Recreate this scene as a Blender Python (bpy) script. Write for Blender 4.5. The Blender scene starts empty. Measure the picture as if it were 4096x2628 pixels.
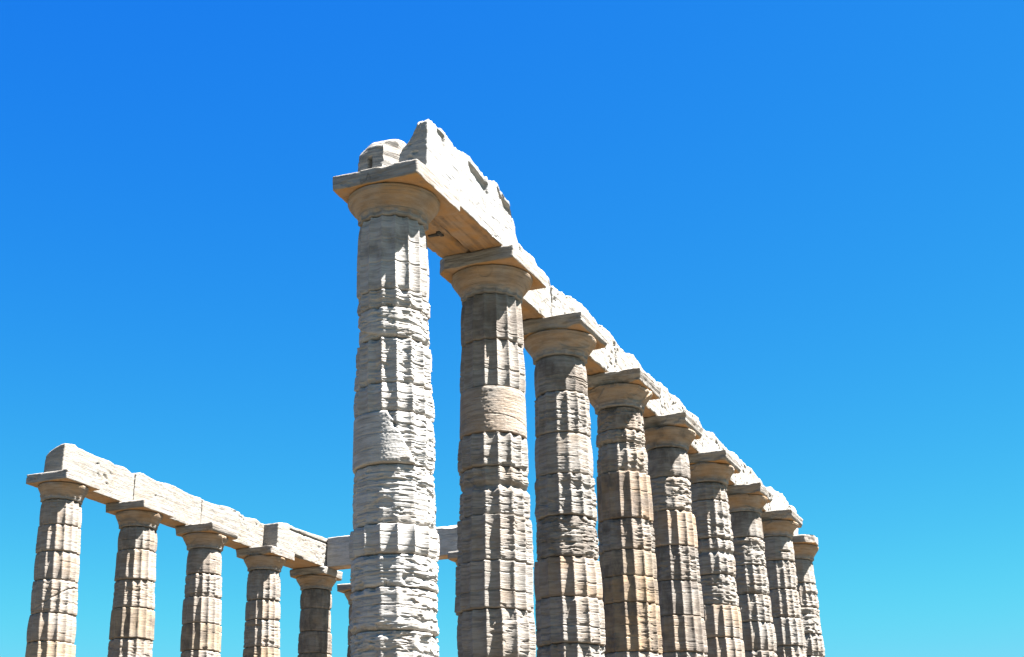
import bpy, math
import numpy as np
from mathutils import Matrix, Vector

# ------------------------------------------------------------------ camera, sky, sun, exposure
SC = bpy.context.scene
COL = SC.collection
cam_d = bpy.data.cameras.new("camera")
cam = bpy.data.objects.new("camera", cam_d)
COL.objects.link(cam)
cam_d.sensor_width = 36.0
cam_d.lens = 50.0
cam_d.clip_start = 0.1
cam_d.clip_end = 20000.0
CAM = Vector((7.2057, -13.2146, -1.5566))
rm = Matrix(((0.914885, 0.150337, 0.374678), (0.40368, -0.328578, -0.853861), (-0.005256, 0.932435, -0.361299)))
cam.matrix_world = Matrix.Translation(CAM) @ rm.to_4x4()
SC.camera = cam

SUN_AZ, SUN_EL = 79.0, 66.0          # azimuth measured from +Y towards +X
sun_d = bpy.data.lights.new("sun", "SUN")
sun_d.energy = 5.0
sun_d.angle = math.radians(0.53)
sun_d.color = (1.0, 0.975, 0.935)
sun = bpy.data.objects.new("sun", sun_d)
COL.objects.link(sun)
_a, _e = math.radians(SUN_AZ), math.radians(SUN_EL)
SUN_DIR = Vector((math.cos(_e) * math.sin(_a), math.cos(_e) * math.cos(_a), math.sin(_e)))
sun.rotation_euler = SUN_DIR.to_track_quat('Z', 'Y').to_euler()

W = bpy.data.worlds.new("World")
SC.world = W
W.use_nodes = True
wn, wl = W.node_tree.nodes, W.node_tree.links
wn.clear()
sky = wn.new("ShaderNodeTexSky")
sky.sky_type = 'NISHITA'
sky.sun_disc = False
sky.sun_elevation = _e
sky.sun_rotation = _a
sky.altitude = 60
sky.air_density = 1.0
sky.dust_density = 0.4
sky.ozone_density = 1.6
sep = wn.new("ShaderNodeSeparateColor")
wl.new(sky.outputs[0], sep.inputs[0])
comb = wn.new("ShaderNodeCombineColor")
SKY_CURVE = ((0.0160, 2.55), (0.165, 1.42), (1.30, 0.15))   # gain, power per channel: a deep, polarised blue
chan = []
for i, (g, p) in enumerate(SKY_CURVE):
    pw = wn.new("ShaderNodeMath"); pw.operation = 'POWER'; pw.inputs[1].default_value = p
    ml = wn.new("ShaderNodeMath"); ml.operation = 'MULTIPLY'; ml.inputs[1].default_value = g
    wl.new(sep.outputs[i], pw.inputs[0]); wl.new(pw.outputs[0], ml.inputs[0])
    chan.append(ml)
def _cap(a, b, k):                      # keep the glow round the sun white instead of yellow
    sc = wn.new("ShaderNodeMath"); sc.operation = 'MULTIPLY'; sc.inputs[1].default_value = k
    mn = wn.new("ShaderNodeMath"); mn.operation = 'SMOOTH_MIN'; mn.inputs[2].default_value = 0.35*k
    wl.new(b.outputs[0], sc.inputs[0]); wl.new(a.outputs[0], mn.inputs[0]); wl.new(sc.outputs[0], mn.inputs[1])
    return mn
_g = _cap(chan[1], chan[2], 0.75)
_r = _cap(chan[0], _g, 0.32)
wl.new(_r.outputs[0], comb.inputs[0]); wl.new(_g.outputs[0], comb.inputs[1]); wl.new(chan[2].outputs[0], comb.inputs[2])
bg = wn.new("ShaderNodeBackground")
bg.inputs[1].default_value = 0.05
wl.new(comb.outputs[0], bg.inputs[0])
wo = wn.new("ShaderNodeOutputWorld")
wl.new(bg.outputs[0], wo.inputs[0])

SC.view_settings.view_transform = 'Standard'
SC.view_settings.look = 'None'
SC.view_settings.exposure = 3.45
SC.view_settings.gamma = 1.0
SC.view_settings.use_curve_mapping = False
SC.cycles.max_bounces = 6
SC.cycles.diffuse_bounces = 4

# ------------------------------------------------------------------ numpy noise
def _hash(ix, iy, iz, seed):
    h = (ix.astype(np.uint32) * np.uint32(374761393) + iy.astype(np.uint32) * np.uint32(668265263)
         + iz.astype(np.uint32) * np.uint32(2147483647) + np.uint32((seed * 974711 + 12345) & 0xffffffff))
    h ^= h >> np.uint32(13); h *= np.uint32(1274126177); h ^= h >> np.uint32(16)
    h *= np.uint32(2246822519); h ^= h >> np.uint32(15)
    return h

_G = np.array([(1,1,0),(-1,1,0),(1,-1,0),(-1,-1,0),(1,0,1),(-1,0,1),(1,0,-1),(-1,0,-1),
               (0,1,1),(0,-1,1),(0,1,-1),(0,-1,-1),(1,1,0),(-1,1,0),(0,-1,1),(0,-1,-1)], np.float32)

def noise3(x, y, z, seed=0):
    x, y, z = np.broadcast_arrays(np.asarray(x, np.float32), np.asarray(y, np.float32), np.asarray(z, np.float32))
    x = x + 1000.0; y = y + 1000.0; z = z + 1000.0
    ix, iy, iz = np.floor(x).astype(np.int64), np.floor(y).astype(np.int64), np.floor(z).astype(np.int64)
    fx, fy, fz = (x - ix).astype(np.float32), (y - iy).astype(np.float32), (z - iz).astype(np.float32)
    u = fx*fx*fx*(fx*(fx*6-15)+10); v = fy*fy*fy*(fy*(fy*6-15)+10); w = fz*fz*fz*(fz*(fz*6-15)+10)
    def g(dx, dy, dz):
        k = _G[_hash(ix+dx, iy+dy, iz+dz, seed) & np.uint32(15)]
        return k[..., 0]*(fx-dx) + k[..., 1]*(fy-dy) + k[..., 2]*(fz-dz)
    def lp(a, b, t): return a + (b-a)*t
    return lp(lp(lp(g(0,0,0), g(1,0,0), u), lp(g(0,1,0), g(1,1,0), u), v),
              lp(lp(g(0,0,1), g(1,0,1), u), lp(g(0,1,1), g(1,1,1), u), v), w)

def fbm(x, y, z, seed=0, octv=3, gain=0.5):
    a, s, t = 1.0, 0.0, 0.0
    for o in range(octv):
        f = 2.0**o
        s = s + a*noise3(x*f, y*f, z*f, seed+o*17); t += a; a *= gain
    return s/t

def sstep(a, b, x):
    t = np.clip((x-a)/(b-a), 0, 1)
    return t*t*(3-2*t)

# ------------------------------------------------------------------ materials
def marble(name, pale, grey, ochre, seams=0.7):
    m = bpy.data.materials.new(name); m.use_nodes = True
    n, l = m.node_tree.nodes, m.node_tree.links
    b = n["Principled BSDF"]
    b.inputs["Roughness"].default_value = 0.88
    b.inputs["Specular IOR Level"].default_value = 0.18
    tc = n.new("ShaderNodeTexCoord")
    oi = n.new("ShaderNodeObjectInfo")
    off = n.new("ShaderNodeVectorMath"); off.operation = 'SCALE'; off.inputs[0].default_value = (31.0, 17.0, 23.0)
    l.new(oi.outputs["Random"], off.inputs[3])
    ad = n.new("ShaderNodeVectorMath"); ad.operation = 'ADD'
    l.new(tc.outputs["Object"], ad.inputs[0]); l.new(off.outputs[0], ad.inputs[1])
    def tex(scale, stretch, detail, rough=0.6):
        mp = n.new("ShaderNodeMapping"); mp.inputs["Scale"].default_value = stretch
        l.new(ad.outputs[0], mp.inputs[0])
        t = n.new("ShaderNodeTexNoise"); t.inputs["Scale"].default_value = scale
        t.inputs["Detail"].default_value = detail; t.inputs["Roughness"].default_value = rough
        l.new(mp.outputs[0], t.inputs[0]); return t
    def ramp(src, a, b_):
        r = n.new("ShaderNodeMapRange"); r.interpolation_type = 'SMOOTHSTEP'
        r.inputs[1].default_value = a; r.inputs[2].default_value = b_
        l.new(src, r.inputs[0]); return r.outputs[0]
    def mul(a, b_):
        r = n.new("ShaderNodeMath"); r.operation = 'MULTIPLY'; r.use_clamp = True
        l.new(a, r.inputs[0])
        if isinstance(b_, float): r.inputs[1].default_value = b_
        else: l.new(b_, r.inputs[1])
        return r.outputs[0]
    def mix(fac, a, b_):
        r = n.new("ShaderNodeMix"); r.data_type = 'RGBA'
        l.new(fac, r.inputs[0])
        for s, v in ((6, a), (7, b_)):
            if isinstance(v, tuple): r.inputs[s].default_value = (*v, 1)
            else: l.new(v, r.inputs[s])
        return r.outputs[2]
    def attr(nm):
        a = n.new("ShaderNodeAttribute"); a.attribute_name = nm; return a.outputs["Fac"]
    streak = tex(3.0, (1.0, 1.0, 9.0), 6)
    blot = tex(2.2, (1, 1, 1), 8, 0.65)
    fine = tex(38.0, (1, 1, 2.2), 4)
    c = mix(ramp(streak.outputs[0], 0.42, 0.62), pale, grey)
    c = mix(mul(ramp(blot.outputs[0], 0.46, 0.72), 0.55), c, ochre)
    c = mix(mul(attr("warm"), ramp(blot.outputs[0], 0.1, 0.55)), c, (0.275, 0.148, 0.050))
    c = mix(mul(ramp(fine.outputs[0], 0.57, 0.75), 0.5), c, (0.24, 0.20, 0.165))
    vein = tex(5.0, (0.35, 0.35, 9.0), 7, 0.7)           # dark bedding seams in the marble
    patch = tex(1.3, (1, 1, 1), 3)
    c = mix(mul(mul(ramp(vein.outputs[0], 0.56, 0.68), ramp(patch.outputs[0], 0.36, 0.58)), seams), c, (0.085, 0.075, 0.066))
    crust = tex(10.0, (1, 1, 0.45), 8, 0.75)
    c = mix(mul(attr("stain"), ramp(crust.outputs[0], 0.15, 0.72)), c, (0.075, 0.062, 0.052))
    l.new(c, b.inputs["Base Color"])
    lam = tex(6.0, (0.45, 0.45, 11.0), 6, 0.68)
    grain = tex(60.0, (1, 1, 1), 5, 0.7)
    b1 = n.new("ShaderNodeBump"); b1.inputs["Strength"].default_value = 0.8; b1.inputs["Distance"].default_value = 0.022
    b2 = n.new("ShaderNodeBump"); b2.inputs["Strength"].default_value = 0.3; b2.inputs["Distance"].default_value = 0.008
    l.new(lam.outputs[0], b1.inputs["Height"]); l.new(grain.outputs[0], b2.inputs["Height"])
    l.new(b1.outputs[0], b2.inputs["Normal"]); l.new(b2.outputs[0], b.inputs["Normal"])
    return m

M_COL = marble("weathered_marble", (0.190, 0.180, 0.167), (0.122, 0.114, 0.105), (0.118, 0.090, 0.064), 0.85)
M_TAN = marble("tan_marble", (0.210, 0.176, 0.135), (0.150, 0.126, 0.100), (0.150, 0.104, 0.062))
M_NEW = marble("bright_marble", (0.285, 0.275, 0.262), (0.205, 0.197, 0.186), (0.195, 0.165, 0.134))
M_BEAM = marble("beam_marble", (0.215, 0.203, 0.186), (0.155, 0.144, 0.130), (0.150, 0.118, 0.084), 0.35)
M_BLOCK = marble("chalky_marble", (0.205, 0.202, 0.197), (0.165, 0.161, 0.155), (0.165, 0.150, 0.130), 0.35)
M_FAR = marble("creamy_marble", (0.172, 0.160, 0.143), (0.132, 0.121, 0.107), (0.128, 0.098, 0.066), 0.3)
def plain(name, colr, rough=0.8):
    m = bpy.data.materials.new(name); m.use_nodes = True
    n, l = m.node_tree.nodes, m.node_tree.links
    b = n["Principled BSDF"]; b.inputs["Roughness"].default_value = rough
    t = n.new("ShaderNodeTexNoise"); t.inputs["Scale"].default_value = 0.35; t.inputs["Detail"].default_value = 10
    tc = n.new("ShaderNodeTexCoord"); l.new(tc.outputs["Object"], t.inputs[0])
    r = n.new("ShaderNodeValToRGB")
    r.color_ramp.elements[0].position = 0.35; r.color_ramp.elements[1].position = 0.68
    r.color_ramp.elements[0].color = (*[c*0.62 for c in colr], 1); r.color_ramp.elements[1].color = (*[c*1.35 for c in colr], 1)
    l.new(t.outputs[0], r.inputs[0]); l.new(r.outputs[0], b.inputs["Base Color"])
    return m
M_GND = plain("dry_earth", (0.057, 0.040, 0.021))
# bare pale earth round the temple, dark scrub and then sea further out
_n, _l = M_GND.node_tree.nodes, M_GND.node_tree.links
_b = _n["Principled BSDF"]; _old = _b.inputs["Base Color"].links[0].from_socket
_tc = _n.new("ShaderNodeTexCoord"); _mp = _n.new("ShaderNodeMapping"); _mp.inputs["Location"].default_value = (6.2, -13.0, 0); _mp.vector_type = 'POINT'
_l.new(_tc.outputs["Object"], _mp.inputs[0])
_ln = _n.new("ShaderNodeVectorMath"); _ln.operation = 'LENGTH'; _l.new(_mp.outputs[0], _ln.inputs[0])
_nz = _n.new("ShaderNodeTexNoise"); _nz.inputs["Scale"].default_value = 0.12; _nz.inputs["Detail"].default_value = 8; _l.new(_tc.outputs["Object"], _nz.inputs[0])
_ma = _n.new("ShaderNodeMath"); _ma.operation = 'MULTIPLY_ADD'; _ma.inputs[1].default_value = 18.0; _l.new(_nz.outputs[0], _ma.inputs[0]); _l.new(_ln.outputs["Value"], _ma.inputs[2])
_mr = _n.new("ShaderNodeMapRange"); _mr.inputs[1].default_value = 36.0; _mr.inputs[2].default_value = 46.0; _l.new(_ma.outputs[0], _mr.inputs[0])
_mx = _n.new("ShaderNodeMix"); _mx.data_type = 'RGBA'; _l.new(_mr.outputs[0], _mx.inputs[0]); _l.new(_old, _mx.inputs[6]); _mx.inputs[7].default_value = (0.035, 0.038, 0.02, 1)
_l.new(_mx.outputs[2], _b.inputs["Base Color"])
M_FLOOR = plain("paving_marble", (0.063, 0.045, 0.025))
M_IRON = plain("rusted_iron", (0.012, 0.010, 0.009), 0.7)

# ------------------------------------------------------------------ mesh helpers
def make_mesh(name, V, F, mat, parent=None, attrs=None, loc=None):
    me = bpy.data.meshes.new(name)
    V = np.ascontiguousarray(V, np.float32); F = np.ascontiguousarray(F, np.int32)
    me.vertices.add(len(V)); me.vertices.foreach_set("co", V.ravel())
    k = F.shape[1]
    me.loops.add(F.size); me.loops.foreach_set("vertex_index", F.ravel())
    me.polygons.add(len(F)); me.polygons.foreach_set("loop_start", np.arange(0, F.size, k, dtype=np.int32))
    me.polygons.foreach_set("loop_total", np.full(len(F), k, np.int32))
    me.update(calc_edges=True)
    me.polygons.foreach_set("use_smooth", np.ones(len(F), bool))
    for nm, a in (attrs or {}).items():
        at = me.attributes.new(nm, 'FLOAT', 'POINT'); at.data.foreach_set("value", np.ascontiguousarray(a, np.float32).ravel())
    me.materials.append(mat)
    o = bpy.data.objects.new(name, me); COL.objects.link(o)
    if parent is not None: o.parent = parent
    if loc is not None: o.location = loc
    return o

def tag(o, label, cat, group=None):
    o["label"] = label; o["category"] = cat; o["kind"] = "thing"
    if group: o["group"] = group
    return o

def lathe_grid(phi, rr, zz, cx, cy):
    """phi (n), rr,zz,cx,cy (m,n) -> closed skin: side grid plus caps"""
    m, n = rr.shape
    X = cx + rr*np.sin(phi)[None, :]; Y = cy + rr*np.cos(phi)[None, :]
    V = np.stack([X, Y, zz], -1).reshape(-1, 3)
    i = np.arange(m-1)[:, None]; j = np.arange(n)[None, :]; j2 = (j+1) % n
    # rows run upward, phi runs clockwise seen from above
    F = np.stack([i*n+j, (i+1)*n+j, (i+1)*n+j2, i*n+j2], -1).reshape(-1, 4)
    return V, F

def phis(cam_az, g, R, arc=112):
    a = math.radians(arc); step = g/R
    n1 = int(2*a/step); n2 = max(16, int((2*math.pi-2*a)/(step*3.2)))
    p = np.concatenate([np.linspace(cam_az-a, cam_az+a, n1, endpoint=False),
                        np.linspace(cam_az+a, cam_az+2*math.pi-a, n2, endpoint=False)])
    return p

# ------------------------------------------------------------------ column drums
STY = {
    #      flute wear  lam    rough  pits  joint
    'F': (1.0, 0.08, 0.0015, 0.0015, 0.001, 0.006),
    'W': (1.0, 0.24, 0.005, 0.002, 0.004, 0.009),
    'V': (1.0, 0.38, 0.007, 0.003, 0.005, 0.012),
    'L': (0.92, 0.48, 0.010, 0.003, 0.005, 0.014),
    'R': (0.50, 0.85, 0.012, 0.011, 0.012, 0.014),
    'M': (0.42, 0.80, 0.010, 0.004, 0.007, 0.014),
    'S': (0.0, 0.00, 0.000, 0.0015, 0.000, 0.005),
    'H': (0.90, 0.60, 0.012, 0.004, 0.008, 0.008),
    'T': (0.45, 0.60, 0.003, 0.002, 0.002, 0.007),
}
RB, RT = 0.500, 0.397
def shaft_r(z, zn):
    t = np.clip(z/zn, 0, 1)
    return RB - (RB-RT)*t + 0.012*np.sin(np.pi*t)

PH0 = 12.5
def drum(parent, base, z0, z1, sty, g, seed, cam_az, zn, shear, warm, stain, mat, first=False):
    fl, wear, lam, rough, pits, joint = STY[sty[0]]
    rng = np.random.RandomState(seed*7+3)
    zc = 0.5*(z0+z1)
    z0g, z1g = z0+0.0015, z1-0.0015
    phi = phis(cam_az, g, 0.45)
    nz = max(8, int((z1-z0)/(0.72*g)))
    zl = np.linspace(z0g, z1g, nz)
    P, Z = np.meshgrid(phi, zl)
    R0 = shaft_r(Z, zn)
    x, y = R0*np.sin(P), R0*np.cos(P)
    sx = base[0]*3.1+seed*0.37
    tx, ty = rng.uniform(-0.035, 0.035, 2)
    zt = Z + tx*x + ty*y + 0.010*noise3(x*2.0+sx, y*2.0, Z*1.5, seed+5)
    # flutes
    fr = ((np.degrees(P) - PH0)/22.5) % 1.0
    u = 2*fr-1
    depth = 0.046*R0/0.45
    f = depth*(1-np.abs(u)**2.3)
    kf = np.floor((np.degrees(P)-PH0)/22.5 + 0.5)                       # one number per arris
    cut_n = 0.42+0.8*fbm(x*2.2+sx, y*2.2, zt*4.5, seed+11, 3) + 0.30*noise3(kf*3.7, Z*3.0, 0*Z+seed, seed+13)
    cut = depth*np.clip(wear*1.15*cut_n - (0.05 if wear < 0.4 else 0.0), 0, 1.15)
    f2 = np.maximum(f, cut) + 0.12*cut
    d = fl*f2 + (1-fl)*0.60*depth
    tb = (Z-z0)/(z1-z0)
    d = d + rng.uniform(-0.004, 0.020)*(2*tb-1)**2 + 0.014*noise3(x*1.1+sx, y*1.1, Z*2.2, seed+9)
    if sty[0] == 'S': d = np.full_like(d, 0.020)
    # bedding ledges: thin, long, nearly level
    if lam > 0:
        zb = [z0-0.3]
        while zb[-1] < z1+0.3: zb.append(zb[-1] + rng.choice([0.012, 0.02, 0.032, 0.05, 0.09], p=[.27, .3, .22, .14, .07]))
        zb = np.array(zb)
        warp = zt + 0.006*fbm(x*3+sx, y*3, Z*2, seed+21, 2)
        k = np.clip(np.searchsorted(zb, warp)-1, 0, len(zb)-2)
        hgt = zb[k+1]-zb[k]
        t = (warp-zb[k])/hgt
        rng_off = rng.uniform(-0.35, 0.35, 97) + (rng.rand(97) < 0.10)*rng.uniform(0.4, 1.1, 97)
        def lay(kk): return 0.42+0.75*noise3(x*1.7+kk*5.37+sx, y*1.7+kk*3.11, kk*1.73, seed+31) + rng_off[kk % 97]
        w = sstep(1-np.clip(0.007/hgt, 0.08, 0.6), 1.0, t)
        A, B = lay(k), lay(k+1)
        mask = np.clip(0.65+0.9*noise3(x*1.6+sx, y*1.6, Z*2.6, seed+41), 0.15, 1.2)
        groove = np.exp(-((np.minimum(t, 1-t)*hgt)/0.0035)**2)
        gm = np.clip(0.10+1.5*noise3(x*1.6+sx, y*1.6, k*2.37, seed+47), 0, 1)
        d = d + lam*np.clip(A*(1-w)+B*w, -0.1, 1.6)*mask + min(1.2*lam, 0.013)*groove*gm
    # rough surface, broken out along the bedding
    d = d + rough*(1.0*fbm(x*6+sx, y*6, zt*16, seed+51, 4, 0.6)+0.2)
    if pits > 0:
        q = fbm(x*6+sx, y*6, zt*22, seed+61, 2)
        d = d + pits*1.8*sstep(0.18, 0.34, q)
        q2 = fbm(x*2.6+sx, y*2.6, zt*9, seed+63, 3)
        d = d + pits*1.2*sstep(0.20, 0.28, q2)
    if sty[0] == 'S':
        d = d + 0.0030*noise3(x*26+sx, y*26, Z*34, seed) + 0.004*fbm(x*3+sx, y*3, Z*3, seed+1, 2)
        zz = z0 + 0.22*(z1-z0) + 0.10*np.cos(P-cam_az-0.2)
        d = d + 0.006*np.exp(-((Z-zz)/0.006)**2)
    if sty[0] == 'H':      # a smooth new patch let into the left part of the drum
        pn = (P - cam_az + math.pi) % (2*math.pi) - math.pi        # 0 faces the viewer, positive = left
        tt = (Z-z0)/(z1-z0)
        edge = math.radians(-30)*(1-tt)+math.radians(12)*tt + 0.06*noise3(Z*11, 0*Z, 0*Z, seed) + 0.03*noise3(Z*34, 0*Z, 0*Z, seed)
        pm = sstep(-0.015, 0.015, pn-edge)
        d = d*(1-pm) + pm*(0.014+0.0032*fbm(x*38, y*38, Z*40, seed+3, 2))
        d = d + 0.05*np.exp(-((pn-edge)/0.05)**2)*np.exp(-((tt-0.72)/0.05)**2)
        d = d + 0.006*np.exp(-((Z-z0-0.55*(z1-z0)-0.02*pn)/0.005)**2)*pm
    # a few big flat spalls
    if sty[0] in 'VLRM':
        q = noise3(x*1.7+sx+9, y*1.7, zt*4.6, seed+71)
        d = d + 0.015*sstep(0.30, 0.36, q)
    # joints: worn edges, chips
    dt, db = z1-Z, Z-z0
    for dd, s in ((dt, 81), (db, 91)):
        e = 0.5+0.9*fbm(x*4+sx, y*4, Z*2, seed+s, 3)
        e = np.clip(e, 0, 1.4)
        wj = 0.006+0.016*np.clip(e-0.3, 0, 1)
        d = d + rng.uniform(0.0, 1.3)*joint*np.exp(-(dd/rng.uniform(0.015, 0.04))**2)*(0.4+0.9*e)
        d = d + joint*(0.5+e)*np.exp(-(dd/wj)**2) + 0.034*rng.uniform(0.3, 1.25)*np.exp(-(dd/0.0050)**2)
        ch = sstep(0.16, 0.26, fbm(x*3.6+sx, y*3.6, Z*0.8, seed+s+3, 3))
        d = d + joint*2.2*ch*(1-sstep(0.6, 1.0, dd/(0.030+0.05*e))) * (0.25 if sty[0] in 'ST' else 1.0)
    if first:              # undercut seam below the capital
        d = d + 0.012*np.exp(-(dt/0.10)**2) + 0.035*np.exp(-(dt/0.009)**2)
    for q_ in range(0 if sty[0] == 'S' else rng.randint(1, 4)):      # level hairline cracks, part of the way round
        zc_ = z0 + rng.uniform(0.12, 0.88)*(z1-z0)
        arc = sstep(-0.10, 0.12, noise3(x*1.5+sx+q_*7, y*1.5, 0*Z, seed+201+q_)+0.06)
        d = d + 0.012*arc*np.exp(-((zt-zc_-0.008*noise3(x*3+sx, y*3, 0*Z, seed+211+q_))/0.0042)**2)
    extra = sty[1:]
    if 'n' in extra:       # deep weathered waist
        d = d + 0.055*np.exp(-((Z-(z0+0.62*(z1-z0)))/0.045)**2)*(0.8+0.5*noise3(x*4, y*4, Z*4, seed))
    if 'c' in extra:       # long slanting crack
        zz = zc - 0.05 + 0.26*(np.sin(P-math.radians(150)))*-1 + 0.02*noise3(x*6, y*6, Z, seed)
        d = d + 0.03*np.exp(-((Z-zz)/0.008)**2)
    if 'h' in extra:       # one hairline bedding crack round the drum
        zz = z0 + 0.36*(z1-z0) + 0.012*noise3(x*4+sx, y*4, Z, seed+2)
        d = d + 0.014*np.exp(-((Z-zz)/0.006)**2)
    if 'k' in extra:       # a lost dowel: dark horizontal slot facing the viewer
        pn = (P - cam_az + math.pi) % (2*math.pi) - math.pi
        d = d + 0.07*np.exp(-((Z-(z0+0.35*(z1-z0)))/0.022)**4)*np.exp(-((pn+0.55)/0.36)**6)
    rs = 1.0 + rng.uniform(-0.008, 0.010)
    rr = R0*rs + 0.006 - d
    rr = np.maximum(rr, 0.18)
    ox, oy = rng.uniform(-0.008, 0.008, 2)
    rx, ry = math.sin(cam_az), math.cos(cam_az)
    dirx, diry = -ry, rx                                  # viewer's right
    cx = ox + shear*(zn-Z)*dirx; cy = oy + shear*(zn-Z)*diry
    # caps: two inner rings at each end
    def cap(row, k): return rr[row][None, :]*k
    rr2 = np.concatenate([np.full((1, rr.shape[1]), 0.004), cap(0, 0.80), rr, cap(-1, 0.80), np.full((1, rr.shape[1]), 0.004)])
    zz2 = np.concatenate([Z[:1], Z[:1], Z, Z[-1:], Z[-1:]])
    cx2 = np.concatenate([cx[:1], cx[:1], cx, cx[-1:], cx[-1:]]); cy2 = np.concatenate([cy[:1], cy[:1], cy, cy[-1:], cy[-1:]])
    V, F = lathe_grid(phi, rr2, zz2, cx2, cy2)
    qs = fbm(x*2.4+sx, y*2.4, Z*3.2, seed+101, 3)
    st = np.clip(stain*(0.35*stain + sstep(-0.22+0.30*(1-stain), 0.22, qs)), 0, 1)
    qw = fbm(x*2+sx, y*2, Z*2.5, seed+111, 2)
    wm = np.clip(warm*(0.75+0.8*qw), 0, 1)
    pad = lambda a: np.concatenate([a[:1], a[:1], a, a[-1:], a[-1:]]).ravel()
    return make_mesh("drum", V, F, mat, parent, {"warm": pad(wm), "stain": pad(st)})

# ------------------------------------------------------------------ rough squared blocks
def stone_box(name, lo, hi, res, mat, parent=None, seed=0, edge=0.012, chip=0.03, rough=0.006, pits=0.01,
              lam=0.0, top=None, warp=None, soffit=0.85, warm=0.0, stain=0.0, loc=None, mark_shade_fn=None, streak=0.0):
    lo, hi = np.array(lo, float), np.array(hi, float)
    n = np.maximum(2, np.round((hi-lo)/res).astype(int))
    I, J, K = np.meshgrid(*[np.arange(k+1) for k in n], indexing='ij')
    surf = (I == 0) | (I == n[0]) | (J == 0) | (J == n[1]) | (K == 0) | (K == n[2])
    idx = np.full(I.shape, -1, np.int64); idx[surf] = np.arange(surf.sum())
    U = np.stack([I[surf]/n[0], J[surf]/n[1], K[surf]/n[2]], -1)
    F = []
    def quad(A, flip):
        a, b, c, d = A[:-1, :-1], A[1:, :-1], A[1:, 1:], A[:-1, 1:]
        q = np.stack([a, b, c, d], -1).reshape(-1, 4)
        F.append(q[:, ::-1] if flip else q)
    quad(idx[0], True); quad(idx[-1], False)
    quad(idx[:, 0], False); quad(idx[:, -1], True)
    quad(idx[:, :, 0], True); quad(idx[:, :, -1], False)
    F = np.concatenate(F)
    h = (hi-lo)/2; c = (hi+lo)/2
    q = (U*2-1)*h
    p = q + c
    s = seed*1.913
    nz = fbm(p[:, 0]*3.3+s, p[:, 1]*3.3, p[:, 2]*3.3, seed+1, 3, 0.6)
    n2 = noise3(p[:, 0]*9+s, p[:, 1]*9, p[:, 2]*9, seed+2)
    rc = edge + chip*np.clip(1.8*nz+0.25, 0, 1.6) + edge*0.8*np.clip(n2, 0, 1)
    rc = np.minimum(rc, h.min()*0.8)[:, None]
    inner = np.clip(q, -(h-rc), h-rc)
    d = q-inner
    ln = np.linalg.norm(d, axis=1, keepdims=True)
    nrm = d/np.maximum(ln, 1e-9)
    q = inner + nrm*np.minimum(ln, rc)
    p = q + c
    disp = rough*(1.3*fbm(p[:, 0]*6+s, p[:, 1]*6, p[:, 2]*8, seed+3, 4, 0.6))
    if pits > 0:
        pq = fbm(p[:, 0]*5+s, p[:, 1]*5, p[:, 2]*11, seed+4, 3, 0.6)
        zone = sstep(-0.05, 0.25, noise3(p[:, 0]*1.1+s, p[:, 1]*1.1, p[:, 2]*1.3, seed+14))
        disp -= pits*1.3*sstep(0.16, 0.30, pq)*zone
    if lam > 0:
        zz = p[:, 2] + 0.05*p[:, 0] + 0.03*p[:, 1] + 0.015*noise3(p[:, 0]*3+s, p[:, 1]*3, p[:, 2]*3, seed)
        l1 = noise3(zz*22, 0*zz+s, p[:, 1]*0.6+p[:, 0]*0.6, seed+5) + 0.6*noise3(zz*48, 0*zz+s, p[:, 1]*0.9+p[:, 0], seed+6)
        disp += lam*l1*(1-np.abs(nrm[:, 2]))
    p = p + nrm*disp[:, None]
    if top is not None:
        tz = np.interp(p[:, 1], [a for a, _ in top], [b for _, b in top])
        w = sstep(lo[2]+0.25*(hi[2]-lo[2]), hi[2], p[:, 2])
        p[:, 2] += (tz-hi[2])*w
    if warp is not None: p = warp(p, nrm)
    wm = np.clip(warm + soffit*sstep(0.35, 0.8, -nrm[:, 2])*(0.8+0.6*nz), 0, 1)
    st = np.clip(stain*sstep(-0.05, 0.4, fbm(p[:, 0]*2.6+s, p[:, 1]*2.6, p[:, 2]*2.6, seed+8, 3)), 0, 1)
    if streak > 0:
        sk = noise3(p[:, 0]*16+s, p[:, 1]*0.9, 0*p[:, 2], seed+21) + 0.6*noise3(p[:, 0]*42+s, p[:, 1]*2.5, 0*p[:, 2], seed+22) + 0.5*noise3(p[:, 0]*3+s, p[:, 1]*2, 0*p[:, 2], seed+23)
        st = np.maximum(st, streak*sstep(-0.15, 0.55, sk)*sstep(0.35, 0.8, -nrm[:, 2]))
    if mark_shade_fn is not None: st = np.maximum(st, mark_shade_fn(p, nrm))  # scratch marks and the slot's painted shade share the stain channel
    if loc is not None: p = p - np.array(loc)
    return make_mesh(name, p, F, mat, parent, {"warm": wm, "stain": st}, loc)

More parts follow.
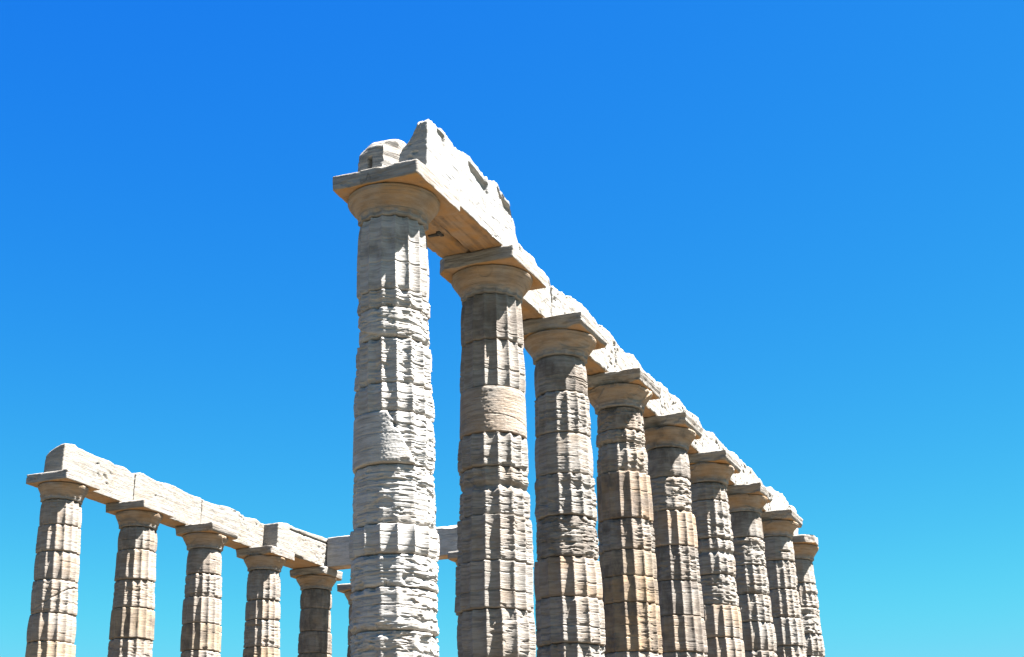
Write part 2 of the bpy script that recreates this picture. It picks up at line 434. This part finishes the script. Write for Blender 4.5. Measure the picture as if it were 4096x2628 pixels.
# ------------------------------------------------------------------ Doric capital
def echinus(parent, cam_az, zn, ztop, g, seed, warm, stain, mat, worn=0.5, rx=0.545):
    phi = phis(cam_az, g, 0.5)
    H = ztop-zn
    prof = [(0.0, RT+0.010), (0.05, RT+0.014), (0.20, RT+0.012), (0.235, RT+0.012), (0.25, RT+0.018), (0.27, RT+0.012), (0.29, RT+0.018),
            (0.34, RT+0.026), (0.50, 0.5*(RT+rx)-0.008), (0.66, RT+0.68*(rx-RT)), (0.80, RT+0.90*(rx-RT)), (0.86, rx-0.006), (0.875, rx-0.010), (0.89, rx-0.002),
            (0.955, rx), (0.985, rx-0.010), (1.0, rx-0.030)]
    nz = max(14, int(0.42/g))
    t = np.linspace(0, 1, nz)
    r = np.interp(t, [a for a, _ in prof], [b for _, b in prof])
    P, T = np.meshgrid(phi, t); R = np.repeat(r[:, None], len(phi), 1)
    Z = zn+0.002+T*(H-0.004)
    x, y = R*np.sin(P), R*np.cos(P)
    u = 2*(((np.degrees(P)-PH0)/22.5) % 1.0)-1
    fm = 1-sstep(0.13, 0.24, T + 0.07*(u*u))
    d = 0.030*(1-u*u)*fm*(1-0.5*worn)
    s = seed*2.3
    d += (0.003+0.012*worn)*(fbm(x*5+s, y*5, Z*9, seed+1, 4, 0.6)+0.2)
    d += worn*0.02*sstep(0.2, 0.42, fbm(x*6+s, y*6, Z*9, seed+4, 2))
    d += (0.3+worn)*0.03*sstep(0.30, 0.40, noise3(x*2.4+s, y*2.4, Z*4, seed+6))
    d += (0.4+worn)*0.022*sstep(0.10, 0.30, fbm(x*4+s, y*4, Z*3, seed+12, 3))*sstep(0.78, 0.92, T)
    rr = np.maximum(R-d, 0.2)
    rr2 = np.concatenate([np.full((1, len(phi)), 0.004), rr[:1]*0.8, rr, rr[-1:]*0.8, np.full((1, len(phi)), 0.004)])
    zz2 = np.concatenate([Z[:1], Z[:1], Z, Z[-1:], Z[-1:]])
    V, F = lathe_grid(phi, rr2, zz2, 0*zz2, 0*zz2)
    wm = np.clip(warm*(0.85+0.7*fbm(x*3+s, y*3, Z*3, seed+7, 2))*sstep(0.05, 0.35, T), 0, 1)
    st = np.clip(stain*(0.2+1.1*sstep(-0.08, 0.30, fbm(x*3+s, y*3, Z*7, seed+8, 3))), 0, 1)
    pad = lambda a: np.concatenate([a[:1], a[:1], a, a[-1:], a[-1:]]).ravel()
    return make_mesh("echinus", V, F, mat, parent, {"warm": pad(wm), "stain": pad(st)})

def seg_dist(x, z, a, b):
    ax, az = a; bx, bz = b
    t = np.clip(((x-ax)*(bx-ax)+(z-az)*(bz-az))/((bx-ax)**2+(bz-az)**2), 0, 1)
    return np.hypot(x-ax-t*(bx-ax), z-az-t*(bz-az))

MARKS = []      # filled below: strokes scratched on the front of the first abacus

def column(pos, zn, ztop, zs, styles, label, group, g, seed, shear=0.016, tint=None, warm=0.12, stain=0.3,
           cap_warm=0.5, cap_stain=0.28, cap_worn=0.4, ab=0.555, ab_dx=0.0, ab_warp=None, ab_chip=0.03, mat=None, cap_mat=None, ab_stain_fn=None, ab_lam=0.004, skip_below=None):
    root = bpy.data.objects.new("column", None); COL.objects.link(root)
    root.location = (pos[0], pos[1], 0.0)
    root.empty_display_size = 0.3
    tag(root, label, "column", group)
    cam_az = math.atan2(CAM.x-pos[0], CAM.y-pos[1])
    mat = mat or M_COL; cap_mat = cap_mat or mat
    zs = list(zs); rng = np.random.RandomState(seed)
    while zs[-1] > 0.75: zs.append(zs[-1]-rng.uniform(0.52, 0.66) if zs[-1] > 1.3 else zs[-1]/2 if zs[-1] > 0.95 else 0.0)
    zs[-1] = 0.0
    for i in range(len(zs)-1):
        s = styles[i] if i < len(styles) else rng.choice(['W', 'V', 'W', 'F'])
        code = s.split(':'); w_, s_ = warm, stain; mm = mat
        if len(code) > 1:
            for ch in code[1]:
                if ch == 'b': w_ = min(1, warm+0.22)
                if ch == 'd': s_ = min(1, stain+0.55)
                if ch == 'e': s_ = min(1, stain+0.42)
                if ch == 'w': w_, s_ = warm*0.3, stain*0.3
                if ch == 't': mm = M_TAN
        drum(root, pos, zs[i+1], zs[i], code[0], g, seed*31+i*7+1, cam_az, zn, shear, w_, s_, mm, first=(i == 0))
    zc = ztop-0.195
    echinus(root, cam_az, zn, zc, g, seed*13+5, cap_warm, cap_stain, cap_mat, cap_worn, rx=ab-0.012)
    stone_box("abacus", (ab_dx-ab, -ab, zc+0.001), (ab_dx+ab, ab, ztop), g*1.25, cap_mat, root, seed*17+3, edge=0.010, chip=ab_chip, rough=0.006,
              pits=0.010, lam=ab_lam, warp=ab_warp, soffit=0.9, warm=cap_warm*0.10, stain=cap_stain, mark_shade_fn=ab_stain_fn)
    return root

# ------------------------------------------------------------------ ground and temple platform
def grid_sheet(name, size, n, z, mat):
    a = np.sign(np.linspace(-1, 1, n))*np.abs(np.linspace(-1, 1, n))**3*size
    X, Y = np.meshgrid(a, a)
    Zz = z + 0.25*noise3(X*0.06, Y*0.06, 0*X, 3) - 0.00002*(X*X+Y*Y)*(np.hypot(X, Y) > 60)
    V = np.stack([X, Y, Zz], -1).reshape(-1, 3)
    i = np.arange(n-1)[:, None]; j = np.arange(n-1)[None, :]
    F = np.stack([i*n+j, i*n+j+1, (i+1)*n+j+1, (i+1)*n+j], -1).reshape(-1, 4)
    o = make_mesh(name, V, F, mat); o["kind"] = "structure"; return o
grid_sheet("ground", 900.0, 121, -3.2, M_GND)

def platform():
    V, F = [], []
    for (o, z0, z1) in ((0.0, -0.35, 0.0), (0.36, -0.70, -0.35), (0.72, -1.05, -0.70), (1.0, -4.2, -1.05)):
        x0, x1, y0, y1 = -13.0-o, 0.72+o, -0.85-o, 30.6+o
        b = len(V)
        V += [(x0, y0, z0), (x1, y0, z0), (x1, y1, z0), (x0, y1, z0), (x0, y0, z1), (x1, y0, z1), (x1, y1, z1), (x0, y1, z1)]
        F += [[b+k for k in q] for q in ((4, 5, 6, 7), (0, 1, 5, 4), (1, 2, 6, 5), (2, 3, 7, 6), (3, 0, 4, 7))]
    o = make_mesh("temple_floor", np.array(V), np.array(F), M_FLOOR); o["kind"] = "structure"
    o.data.polygons.foreach_set("use_smooth", np.zeros(len(F), bool))
platform()

# ------------------------------------------------------------------ columns
def corner_cut(*cuts):
    def f(p, nrm):
        for sx, sy, lim in cuts:
            e = np.maximum(0, sx*p[:, 0]+sy*p[:, 1]-lim - 0.02*noise3(p[:, 0]*9, p[:, 1]*9, p[:, 2]*14, 7))
            p[:, 0] -= sx*e/2; p[:, 1] -= sy*e/2
        return p
    return f

def worn_front(amt, ab=0.555, *cuts):
    cc = corner_cut(*cuts)
    def f(p, nrm):
        if cuts: p = cc(p, nrm)
        zt = p[:, 2].max(); zb = p[:, 2].min()
        fr = np.clip((p[:, 2]-zb)/(zt-zb), 0, 1)
        w = sstep(-ab+0.30, -ab, p[:, 1])
        n = 0.75+0.9*noise3(p[:, 0]*3.1, amt*91, p[:, 2]*5, 11)+0.5*noise3(p[:, 0]*8, amt*37, p[:, 2]*20, 12)
        p[:, 1] += amt*w*(1-fr)**1.3*np.clip(n, 0, 2)
        wx = sstep(ab-0.25, ab, p[:, 0])
        p[:, 0] -= 0.45*amt*wx*(1-fr)**1.5*np.clip(n, 0, 2)
        return p
    return f

STROKES = [((-0.040, 5.961), (-0.064, 5.866)), ((-0.040, 5.961), (-0.004, 5.887)), ((-0.131, 5.851), (-0.064, 5.868)), ((-0.064, 5.868), (0.091, 5.872)),
           ((-0.139, 5.896), (-0.124, 5.843)), ((-0.139, 5.896), (-0.084, 5.871)), ((-0.124, 5.843), (-0.084, 5.871)), ((0.037, 5.866), (0.055, 5.880))]
def scratch_stain(p, nrm):
    s = np.zeros(len(p))
    for a, b in STROKES: s = np.maximum(s, 1-sstep(0.004, 0.013, seg_dist(p[:, 0], p[:, 2], a, b)))
    return s*(nrm[:, 1] < -0.6)

GR, GL = "columns of the right-hand row", "columns of the left-hand row"
RIGHT = [
 dict(pos=(-0.063, -0.063), zs=[5.502, 4.582, 4.367, 4.006, 3.479, 3.153, 2.562, 1.915, 1.599, 1.252, 0.813], shear=0.0285, g=0.0085, seed=1, mat=M_NEW, cap_mat=M_COL,
      ab_dx=0.04, styles=['Fh:e', 'L:e', 'M', 'V', 'W', 'H:w', 'M:w', 'F', 'M:w', 'M', 'R'], warm=0.06, stain=0.14, cap_worn=0.08, cap_warm=0.55, ab_stain_fn=scratch_stain, ab_lam=0.002,
      label="nearest and tallest column, under the thick broken end of the right-hand beam"),
 dict(pos=(0.023, 2.497), zs=[5.502, 4.859, 4.221, 3.613, 3.182, 2.573, 2.005, 1.436, 0.856], shear=0.0117, g=0.0095, seed=2,
      styles=['F:d', 'Fh', 'S:b', 'W', 'Ln', 'W', 'Fh', 'W'], warm=0.10, stain=0.22, cap_worn=0.15, cap_warm=0.5, ab_warp=corner_cut((-1, -1, 0.98)),
      label="column with one plain smooth drum among fluted ones, second in the right-hand row"),
 dict(pos=(-0.025, 5.014), zs=[5.502, 4.947, 4.326, 3.727, 3.131, 2.549, 2.004, 1.381], shear=0.0168, g=0.0105, seed=3,
      styles=['Th:d', 'L', 'T', 'V', 'R:d', 'F:b', 'Wh'], warm=0.12, stain=0.25, cap_worn=0.35, ab_chip=0.05,
      ab_warp=worn_front(0.10),
      label="third column of the right-hand row, smooth grey top drum and pitted rough drums below"),
 dict(pos=(-0.043, 7.635), zs=[5.502, 5.119, 4.899, 4.418, 3.667, 3.168, 2.765, 2.358, 1.622], shear=0.0161, g=0.012, seed=4,
      styles=['R:d', 'L', 'L', 'F:bd', 'V:d', 'F:td', 'F:tbd', 'W:tbd'], warm=0.2, stain=0.32, cap_worn=0.7, cap_stain=0.35, ab_chip=0.06,
      ab_warp=worn_front(0.13),
      label="fourth column of the right-hand row, with brown sharply fluted drums low down"),
 dict(pos=(-0.073, 10.154), zs=[5.501, 4.961, 4.355, 3.748, 3.147, 2.55, 1.952], g=0.0135, seed=5,
      styles=['T:d', 'R', 'F:b', 'V:d', 'F:d', 'F:bd'], warm=0.16, stain=0.36, cap_worn=0.7, cap_stain=0.6, ab_chip=0.05,
      ab_warp=worn_front(0.15),
      label="fifth column of the right-hand row, dark stains on its capital and middle drum"),
 dict(pos=(-0.077, 12.709), zs=[5.501, 5.143, 4.4, 3.719, 3.148, 2.546], g=0.015, seed=6,
      styles=['L', 'L', 'Ln', 'R', 'F:b', 'F:b'], warm=0.12, stain=0.2, cap_worn=0.6, ab_chip=0.06,
      ab_warp=worn_front(0.16),
      label="sixth column of the right-hand row, pale bulging layered drums under its capital"),
 dict(pos=(-0.084, 15.306), zs=[5.501, 4.96, 4.381, 3.79, 3.233, 2.66], g=0.016, seed=7,
      styles=['T:d', 'R', 'L', 'L', 'W', 'W'], warm=0.12, stain=0.3, cap_worn=0.5, ab_chip=0.06,
      ab_warp=worn_front(0.12),
      label="seventh column of the right-hand row, top drum blackened below the capital"),
 dict(pos=(-0.031, 17.819), zs=[5.501, 4.964, 4.324, 3.699, 3.1], g=0.017, seed=8,
      styles=['Tk', 'L', 'L', 'W', 'W'], warm=0.14, stain=0.2, cap_worn=0.5, ab_chip=0.06,
      ab_warp=worn_front(0.15),
      label="eighth column of the right-hand row, a dark slot cut in its top drum"),
 dict(pos=(-0.147, 20.426), zs=[5.501, 4.928, 4.345, 3.742], g=0.018, seed=9,
      styles=['T', 'L', 'R', 'V', 'W'], warm=0.14, stain=0.15, cap_worn=0.4, ab_chip=0.08, ab_warp=corner_cut((1, 1, 0.52), (1, -1, 0.9)),
      label="farthest column of the right-hand row, its chipped capital free of any outer beam"),
]
for c in RIGHT:
    column(zn=5.5, ztop=6.02, group=GR, **c)

LEFT = [
 dict(pos=(-12.063, 8.407), zs=[5.461, 4.944, 4.425, 3.87, 3.233, 2.696], shear=0.0348, styles=['F', 'Fh', 'F', 'Wc', 'F', 'F:t'], warm=0.22, stain=0.1, cap_worn=0.15,
      label="leftmost column, slanting crack in its shaft, under the free end of the left beam"),
 dict(pos=(-12.135, 10.916), zs=[5.461, 4.962, 4.327, 3.743, 3.113], shear=0.031, styles=['F:e', 'F', 'V', 'F:td', 'V'], warm=0.2, stain=0.22, cap_worn=0.3, ab_warp=corner_cut((-1, -1, 1.0), (1, -1, 1.02)),
      label="second column from the left, with one clean tan fluted drum in its shaft"),
 dict(pos=(-12.085, 13.27), zs=[5.461, 4.881, 4.353, 3.772, 3.177], shear=0.028, styles=['T:e', 'V', 'F', 'F:td', 'V'], warm=0.2, stain=0.2, cap_worn=0.3, ab_chip=0.05,
      ab_warp=worn_front(0.08, 0.555, (-1, -1, 0.98)),
      label="third column from the left, its upper drums broken and fluted ones below"),
 dict(pos=(-12.172, 15.855), zs=[5.461, 4.73, 4.259, 3.612], shear=0.0224, styles=['W:e', 'F', 'V', 'F:td', 'F:td'], warm=0.22, stain=0.2, cap_worn=0.3, ab_chip=0.05,
      ab_warp=worn_front(0.11),
      label="fourth column from the left, under the step where the last beam block juts forward"),
 dict(pos=(-12.297, 18.478), zs=[5.461, 4.953, 4.368, 3.816], shear=0.0218, styles=['W:d', 'T:d', 'W:d', 'F:td'], warm=0.3, stain=0.45, cap_worn=0.4, ab_chip=0.06,
      ab_warp=worn_front(0.09, 0.555, (1, 1, 0.95)),
      label="shaded column under the corner where the left beam meets the cross beam"),
 dict(pos=(-12.182, 20.761), zs=[5.461, 4.9, 4.35], styles=['W', 'T:d', 'W:d'], warm=0.3, stain=0.3, cap_worn=0.2,
      label="column mostly hidden behind the nearest one, carrying no beam, only its left edge showing"),
]
for i, c in enumerate(LEFT):
    column(zn=5.461, ztop=5.97, group=GL, g=0.0185, seed=21+i, ab=(0.508, 0.512, 0.530, 0.530, 0.540, 0.535)[i], **c)
column(pos=(-7.62, 18.36), zn=5.461, ztop=5.97, zs=[5.461, 4.9], styles=['W', 'W'], g=0.024, seed=31, warm=0.2, stain=0.2, group=None,
       label="column hidden behind the second right-hand column, capital corner showing below the cross beam")

# ------------------------------------------------------------------ architrave blocks of the right-hand row
B1TOP = [(-0.18, 6.75), (-0.10, 6.81), (0.20, 6.83), (0.54, 6.77), (0.96, 6.83), (1.5, 6.77), (2.1, 6.86), (2.16, 6.78), (2.5, 6.76)]
def b1_outer(p, nrm):
    x, y, z = p[:, 0].copy(), p[:, 1].copy(), p[:, 2].copy()
    tz = np.interp(y, [a for a, _ in B1TOP], [b for _, b in B1TOP])
    # projecting weathered skin on the outer face, lost in a few patches under the top band
    face = sstep(0.5, 0.9, nrm[:, 0])
    jag = 0.016*noise3(y*14, z*14, 0*z, 5)
    yj, zj = y+jag, z+jag
    def bx(a, b): return sstep(a-0.012, a+0.012, yj)*(1-sstep(b-0.012, b+0.012, yj))
    def zr(lo, hi): return sstep(lo-0.012, lo+0.012, zj)*(1-sstep(hi-0.01, hi+0.01, z))
    rec = np.maximum.reduce([
        bx(0.06, 0.27)*zr(tz-0.09-0.75*np.clip(y-0.06, 0, 1), tz-0.06),
        bx(0.90, 1.58)*zr(tz-0.17-0.10*(y-0.9)+0.10*sstep(1.0, 0.9, y), tz-0.085),
        bx(2.05, 2.6)*zr(tz-0.20, tz-0.07)])
    p[:, 2] -= 0.05*sstep(tz-0.05, tz, z)*np.clip(noise3(x*6, y*7, 0*z, 31)+0.5*noise3(x*14, y*18, 0*z, 32)+0.1, 0, 1)
    crack = np.exp(-((z-6.02-0.26-0.10*(y-1.7)-0.02*noise3(y*5, 0*z, 0*z, 6))/0.006)**2)*bx(1.2, 2.2)
    p[:, 0] -= face*0.006*crack
    p[:, 0] += face*(-0.045*rec + 0.006*fbm(y*5, z*5, 0*z, 8, 3))
    # front end: broken away on the inner side
    xl = np.interp(z, [6.0, 6.24, 6.42, 6.49, 6.57, 6.66, 6.75, 6.9], [0.05, 0.05, 0.05, 0.15, 0.20, 0.25, 0.28, 0.30])
    w = 1-sstep(-0.18, 0.75, y)
    xl = xl*w + (-0.035)*(1-w)
    p[:, 0] = 0.42-(0.42-p[:, 0])*(0.42-xl)/0.455
    # far end: snapped off at a slant
    cut = 0.58*np.maximum(0, z-6.22) + 0.03*noise3(z*7, x*5, 0*z, 4)
    p[:, 1] -= cut*sstep(1.0, 2.5, y)
    return p
GB = "architrave blocks of the right-hand row"
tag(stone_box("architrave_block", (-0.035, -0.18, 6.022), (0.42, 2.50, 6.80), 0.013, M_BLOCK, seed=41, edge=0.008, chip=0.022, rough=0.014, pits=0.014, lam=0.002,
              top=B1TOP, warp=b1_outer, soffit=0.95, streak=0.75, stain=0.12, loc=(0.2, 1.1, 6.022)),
    "tall white block on the nearest column, broken at both ends and ledged along its top", "stone beam", GB)

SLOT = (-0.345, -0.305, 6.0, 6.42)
def b1_inner(p, nrm):
    x, y, z = p[:, 0].copy(), p[:, 1].copy(), p[:, 2].copy()
    lim = -0.15+0.55*(y+0.2)+0.03*noise3(y*6, z*8, 0*z, 3)
    p[:, 0] = np.minimum(x, np.maximum(lim, -0.16) + 0.25*sstep(0.2, 0.5, y))
    p[:, 2] -= 0.10*sstep(-0.30, -0.50, x)*sstep(6.25, 6.6, z)*(1-sstep(0.1, 0.6, y))
    s = (x > SLOT[0])*(x < SLOT[1])*(z > SLOT[2])*(z < SLOT[3])*(nrm[:, 1] < -0.6)
    p[:, 1] += 0.22*s
    return p
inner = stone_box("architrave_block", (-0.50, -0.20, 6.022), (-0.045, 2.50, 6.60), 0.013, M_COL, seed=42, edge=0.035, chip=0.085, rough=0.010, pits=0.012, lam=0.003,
                  top=[(-0.2, 6.60), (-0.05, 6.69), (0.15, 6.745), (0.5, 6.72), (1.2, 6.66), (2.5, 6.62)], warp=b1_inner, mark_shade_fn=lambda p, nrm: 1.0*((p[:, 0] > SLOT[0])*(p[:, 0] < SLOT[1])*(p[:, 2] < SLOT[3])*(p[:, 1] > -0.12)*(nrm[:, 1] < -0.6)), soffit=0.95, streak=0.75, loc=(-0.3, 1.1, 6.022))  # slot floor is coloured dark, painting in the shade of the hole
tag(inner, "low lumpy block stub beside the tall block, narrow dark slot in its end", "stone beam", GB)
iron = []
def slab(V, F, x0, x1, y0, y1, z0, z1):
    b = len(V)
    V += [(x0, y0, z0), (x1, y0, z0), (x1, y1, z0), (x0, y1, z0), (x0, y0, z1), (x1, y0, z1), (x1, y1, z1), (x0, y1, z1)]
    F += [[b+k for k in q] for q in ((0, 3, 2, 1), (4, 5, 6, 7), (0, 1, 5, 4), (1, 2, 6, 5), (2, 3, 7, 6), (3, 0, 4, 7))]
V, F = [], []
slab(V, F, -0.30, -0.160, 1.270, 1.318, 6.003, 6.030)
slab(V, F, -0.160, -0.115, 1.225, 1.355, 6.003, 6.030)
make_mesh("iron_clamp", np.array(V)-np.array([-0.3, 1.1, 6.022]), np.array(F), M_IRON, inner)

TOPR = [(2.4, 6.80), (3.62, 6.83), (3.87, 6.82), (4.15, 6.82), (4.28, 6.76), (4.5, 6.78), (4.69, 6.77), (4.77, 6.66), (4.86, 6.66), (5.07, 6.70), (5.39, 6.71), (5.53, 6.76),
        (5.87, 6.82), (6.19, 6.82), (6.58, 6.79), (6.74, 6.73), (6.95, 6.77), (7.41, 6.82), (7.75, 6.70), (8.07, 6.68), (8.46, 6.78), (8.81, 6.74), (9.08, 6.67), (9.33, 6.71),
        (9.71, 6.69), (9.97, 6.76), (10.35, 6.76), (10.46, 6.70), (10.83, 6.76), (11.43, 6.75), (11.57, 6.70), (12.27, 6.75), (12.47, 6.60), (12.79, 6.63), (13.26, 6.73),
        (13.95, 6.68), (14.36, 6.65), (14.86, 6.74), (15.3, 6.71), (15.89, 6.70), (16.24, 6.75), (16.56, 6.68), (17.04, 6.66), (17.3, 6.57), (17.8, 6.66), (17.94, 6.74),
        (18.47, 6.77), (19.03, 6.83), (19.58, 6.78), (19.6, 6.70), (20.15, 6.79), (20.44, 6.76)]
RB_ = [(2.525, 4.80, "first block behind the tall broken one, between the second and third right-hand columns"),
       (4.83, 7.60, "block from the third to the fourth right-hand column, deeply pitted along its crest"),
       (7.62, 9.90, "block from the fourth to the fifth right-hand column, dark joint at its far end"),
       (9.93, 12.46, "block from the fifth to the sixth right-hand column, smooth face under a lipped top"),
       (12.48, 14.80, "block from the sixth to the seventh right-hand column, rounded worn crest"),
       (14.83, 17.70, "block from the seventh to the eighth right-hand column, crest sloping down"),
       (17.73, 20.43, "farthest block of the right-hand beam, ending above the last column")]
for i, (a, b, lab) in enumerate(RB_):
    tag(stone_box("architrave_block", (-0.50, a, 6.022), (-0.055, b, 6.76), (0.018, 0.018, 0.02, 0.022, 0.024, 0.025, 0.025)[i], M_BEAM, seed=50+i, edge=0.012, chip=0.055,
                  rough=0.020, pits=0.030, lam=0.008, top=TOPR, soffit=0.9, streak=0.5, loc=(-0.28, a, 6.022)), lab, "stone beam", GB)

# ------------------------------------------------------------------ left-hand row and cross beam
GLB = "architrave blocks of the left-hand row"
TOPL = [(8.55, 6.76), (8.85, 6.81), (8.95, 6.77), (9.52, 6.74), (9.91, 6.75), (10.14, 6.71), (10.41, 6.74), (10.78, 6.67), (10.98, 6.75), (11.11, 6.76), (11.35, 6.72), (11.58, 6.70),
        (12.0, 6.75), (12.44, 6.73), (12.77, 6.69), (13.2, 6.71), (13.37, 6.67), (13.86, 6.69), (14.31, 6.75), (14.83, 6.73), (15.02, 6.65), (15.53, 6.71), (15.73, 6.65), (15.9, 6.66)]
def l1_end(p, nrm):
    w = 1-sstep(8.55, 9.6, p[:, 1])
    e = np.clip((-12.27-p[:, 0])/0.47, 0, 1)
    p[:, 2] -= w*0.22*e**2*sstep(6.3, 6.8, p[:, 2])
    return p
for i, (a, b, wf, lab) in enumerate([(8.55, 10.83, l1_end, "first block of the left beam, rounded free end over the leftmost column"),
                                 (10.85, 13.28, None, "second block of the left beam, between the second and third columns from the left"),
                                 (13.30, 15.885, None, "third block of the left beam, pitted face, ending behind the jutting last block")]):
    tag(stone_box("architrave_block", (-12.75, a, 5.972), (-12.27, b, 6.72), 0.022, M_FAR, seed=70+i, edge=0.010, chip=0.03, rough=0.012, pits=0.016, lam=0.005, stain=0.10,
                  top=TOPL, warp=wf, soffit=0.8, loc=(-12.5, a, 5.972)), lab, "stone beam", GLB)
def groove(p, nrm):
    y, z = p[:, 1], p[:, 2]
    zg = 6.60 + 0.0*y
    p[:, 0] -= 0.035*np.exp(-((z-zg)/0.022)**2)*sstep(16.35, 16.5, y)*(nrm[:, 0] > 0.6)
    p[:, 0] -= 0.09*sstep(6.05, 5.97, z)*sstep(16.5, 16.7, y)*(1-sstep(16.9, 17.2, y))*(nrm[:, 0] > 0.3)
    return p
tag(stone_box("architrave_block", (-12.75, 15.90, 5.972), (-11.87, 18.60, 6.72), 0.022, M_FAR, seed=75, edge=0.010, chip=0.035, rough=0.008, pits=0.014, lam=0.003, stain=0.12,
              top=[(15.9, 6.66), (16.1, 6.71), (16.3, 6.73), (16.7, 6.70), (17.3, 6.71), (18.0, 6.74), (18.6, 6.74)], warp=groove, soffit=0.8, loc=(-12.3, 15.9, 5.972)),
    "last block of the left beam, thicker and jutting forward, grooved below its top", "stone beam", GLB)
def xb(p, nrm):
    x, z = p[:, 0], p[:, 2]
    n = noise3(x*2.2, 0*x, 0*x, 3)
    p[:, 2] -= sstep(6.6, 6.78, z)*(p[:, 1] < 18.36)*(0.10+0.08*n)*sstep(-9.0, -8.4, x)
    return p
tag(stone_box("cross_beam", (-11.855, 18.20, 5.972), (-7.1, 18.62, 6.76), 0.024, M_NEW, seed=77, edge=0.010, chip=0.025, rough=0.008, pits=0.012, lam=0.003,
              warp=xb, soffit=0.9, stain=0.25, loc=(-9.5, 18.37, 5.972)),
    "long beam crossing behind the nearest column from the left corner", "stone beam")
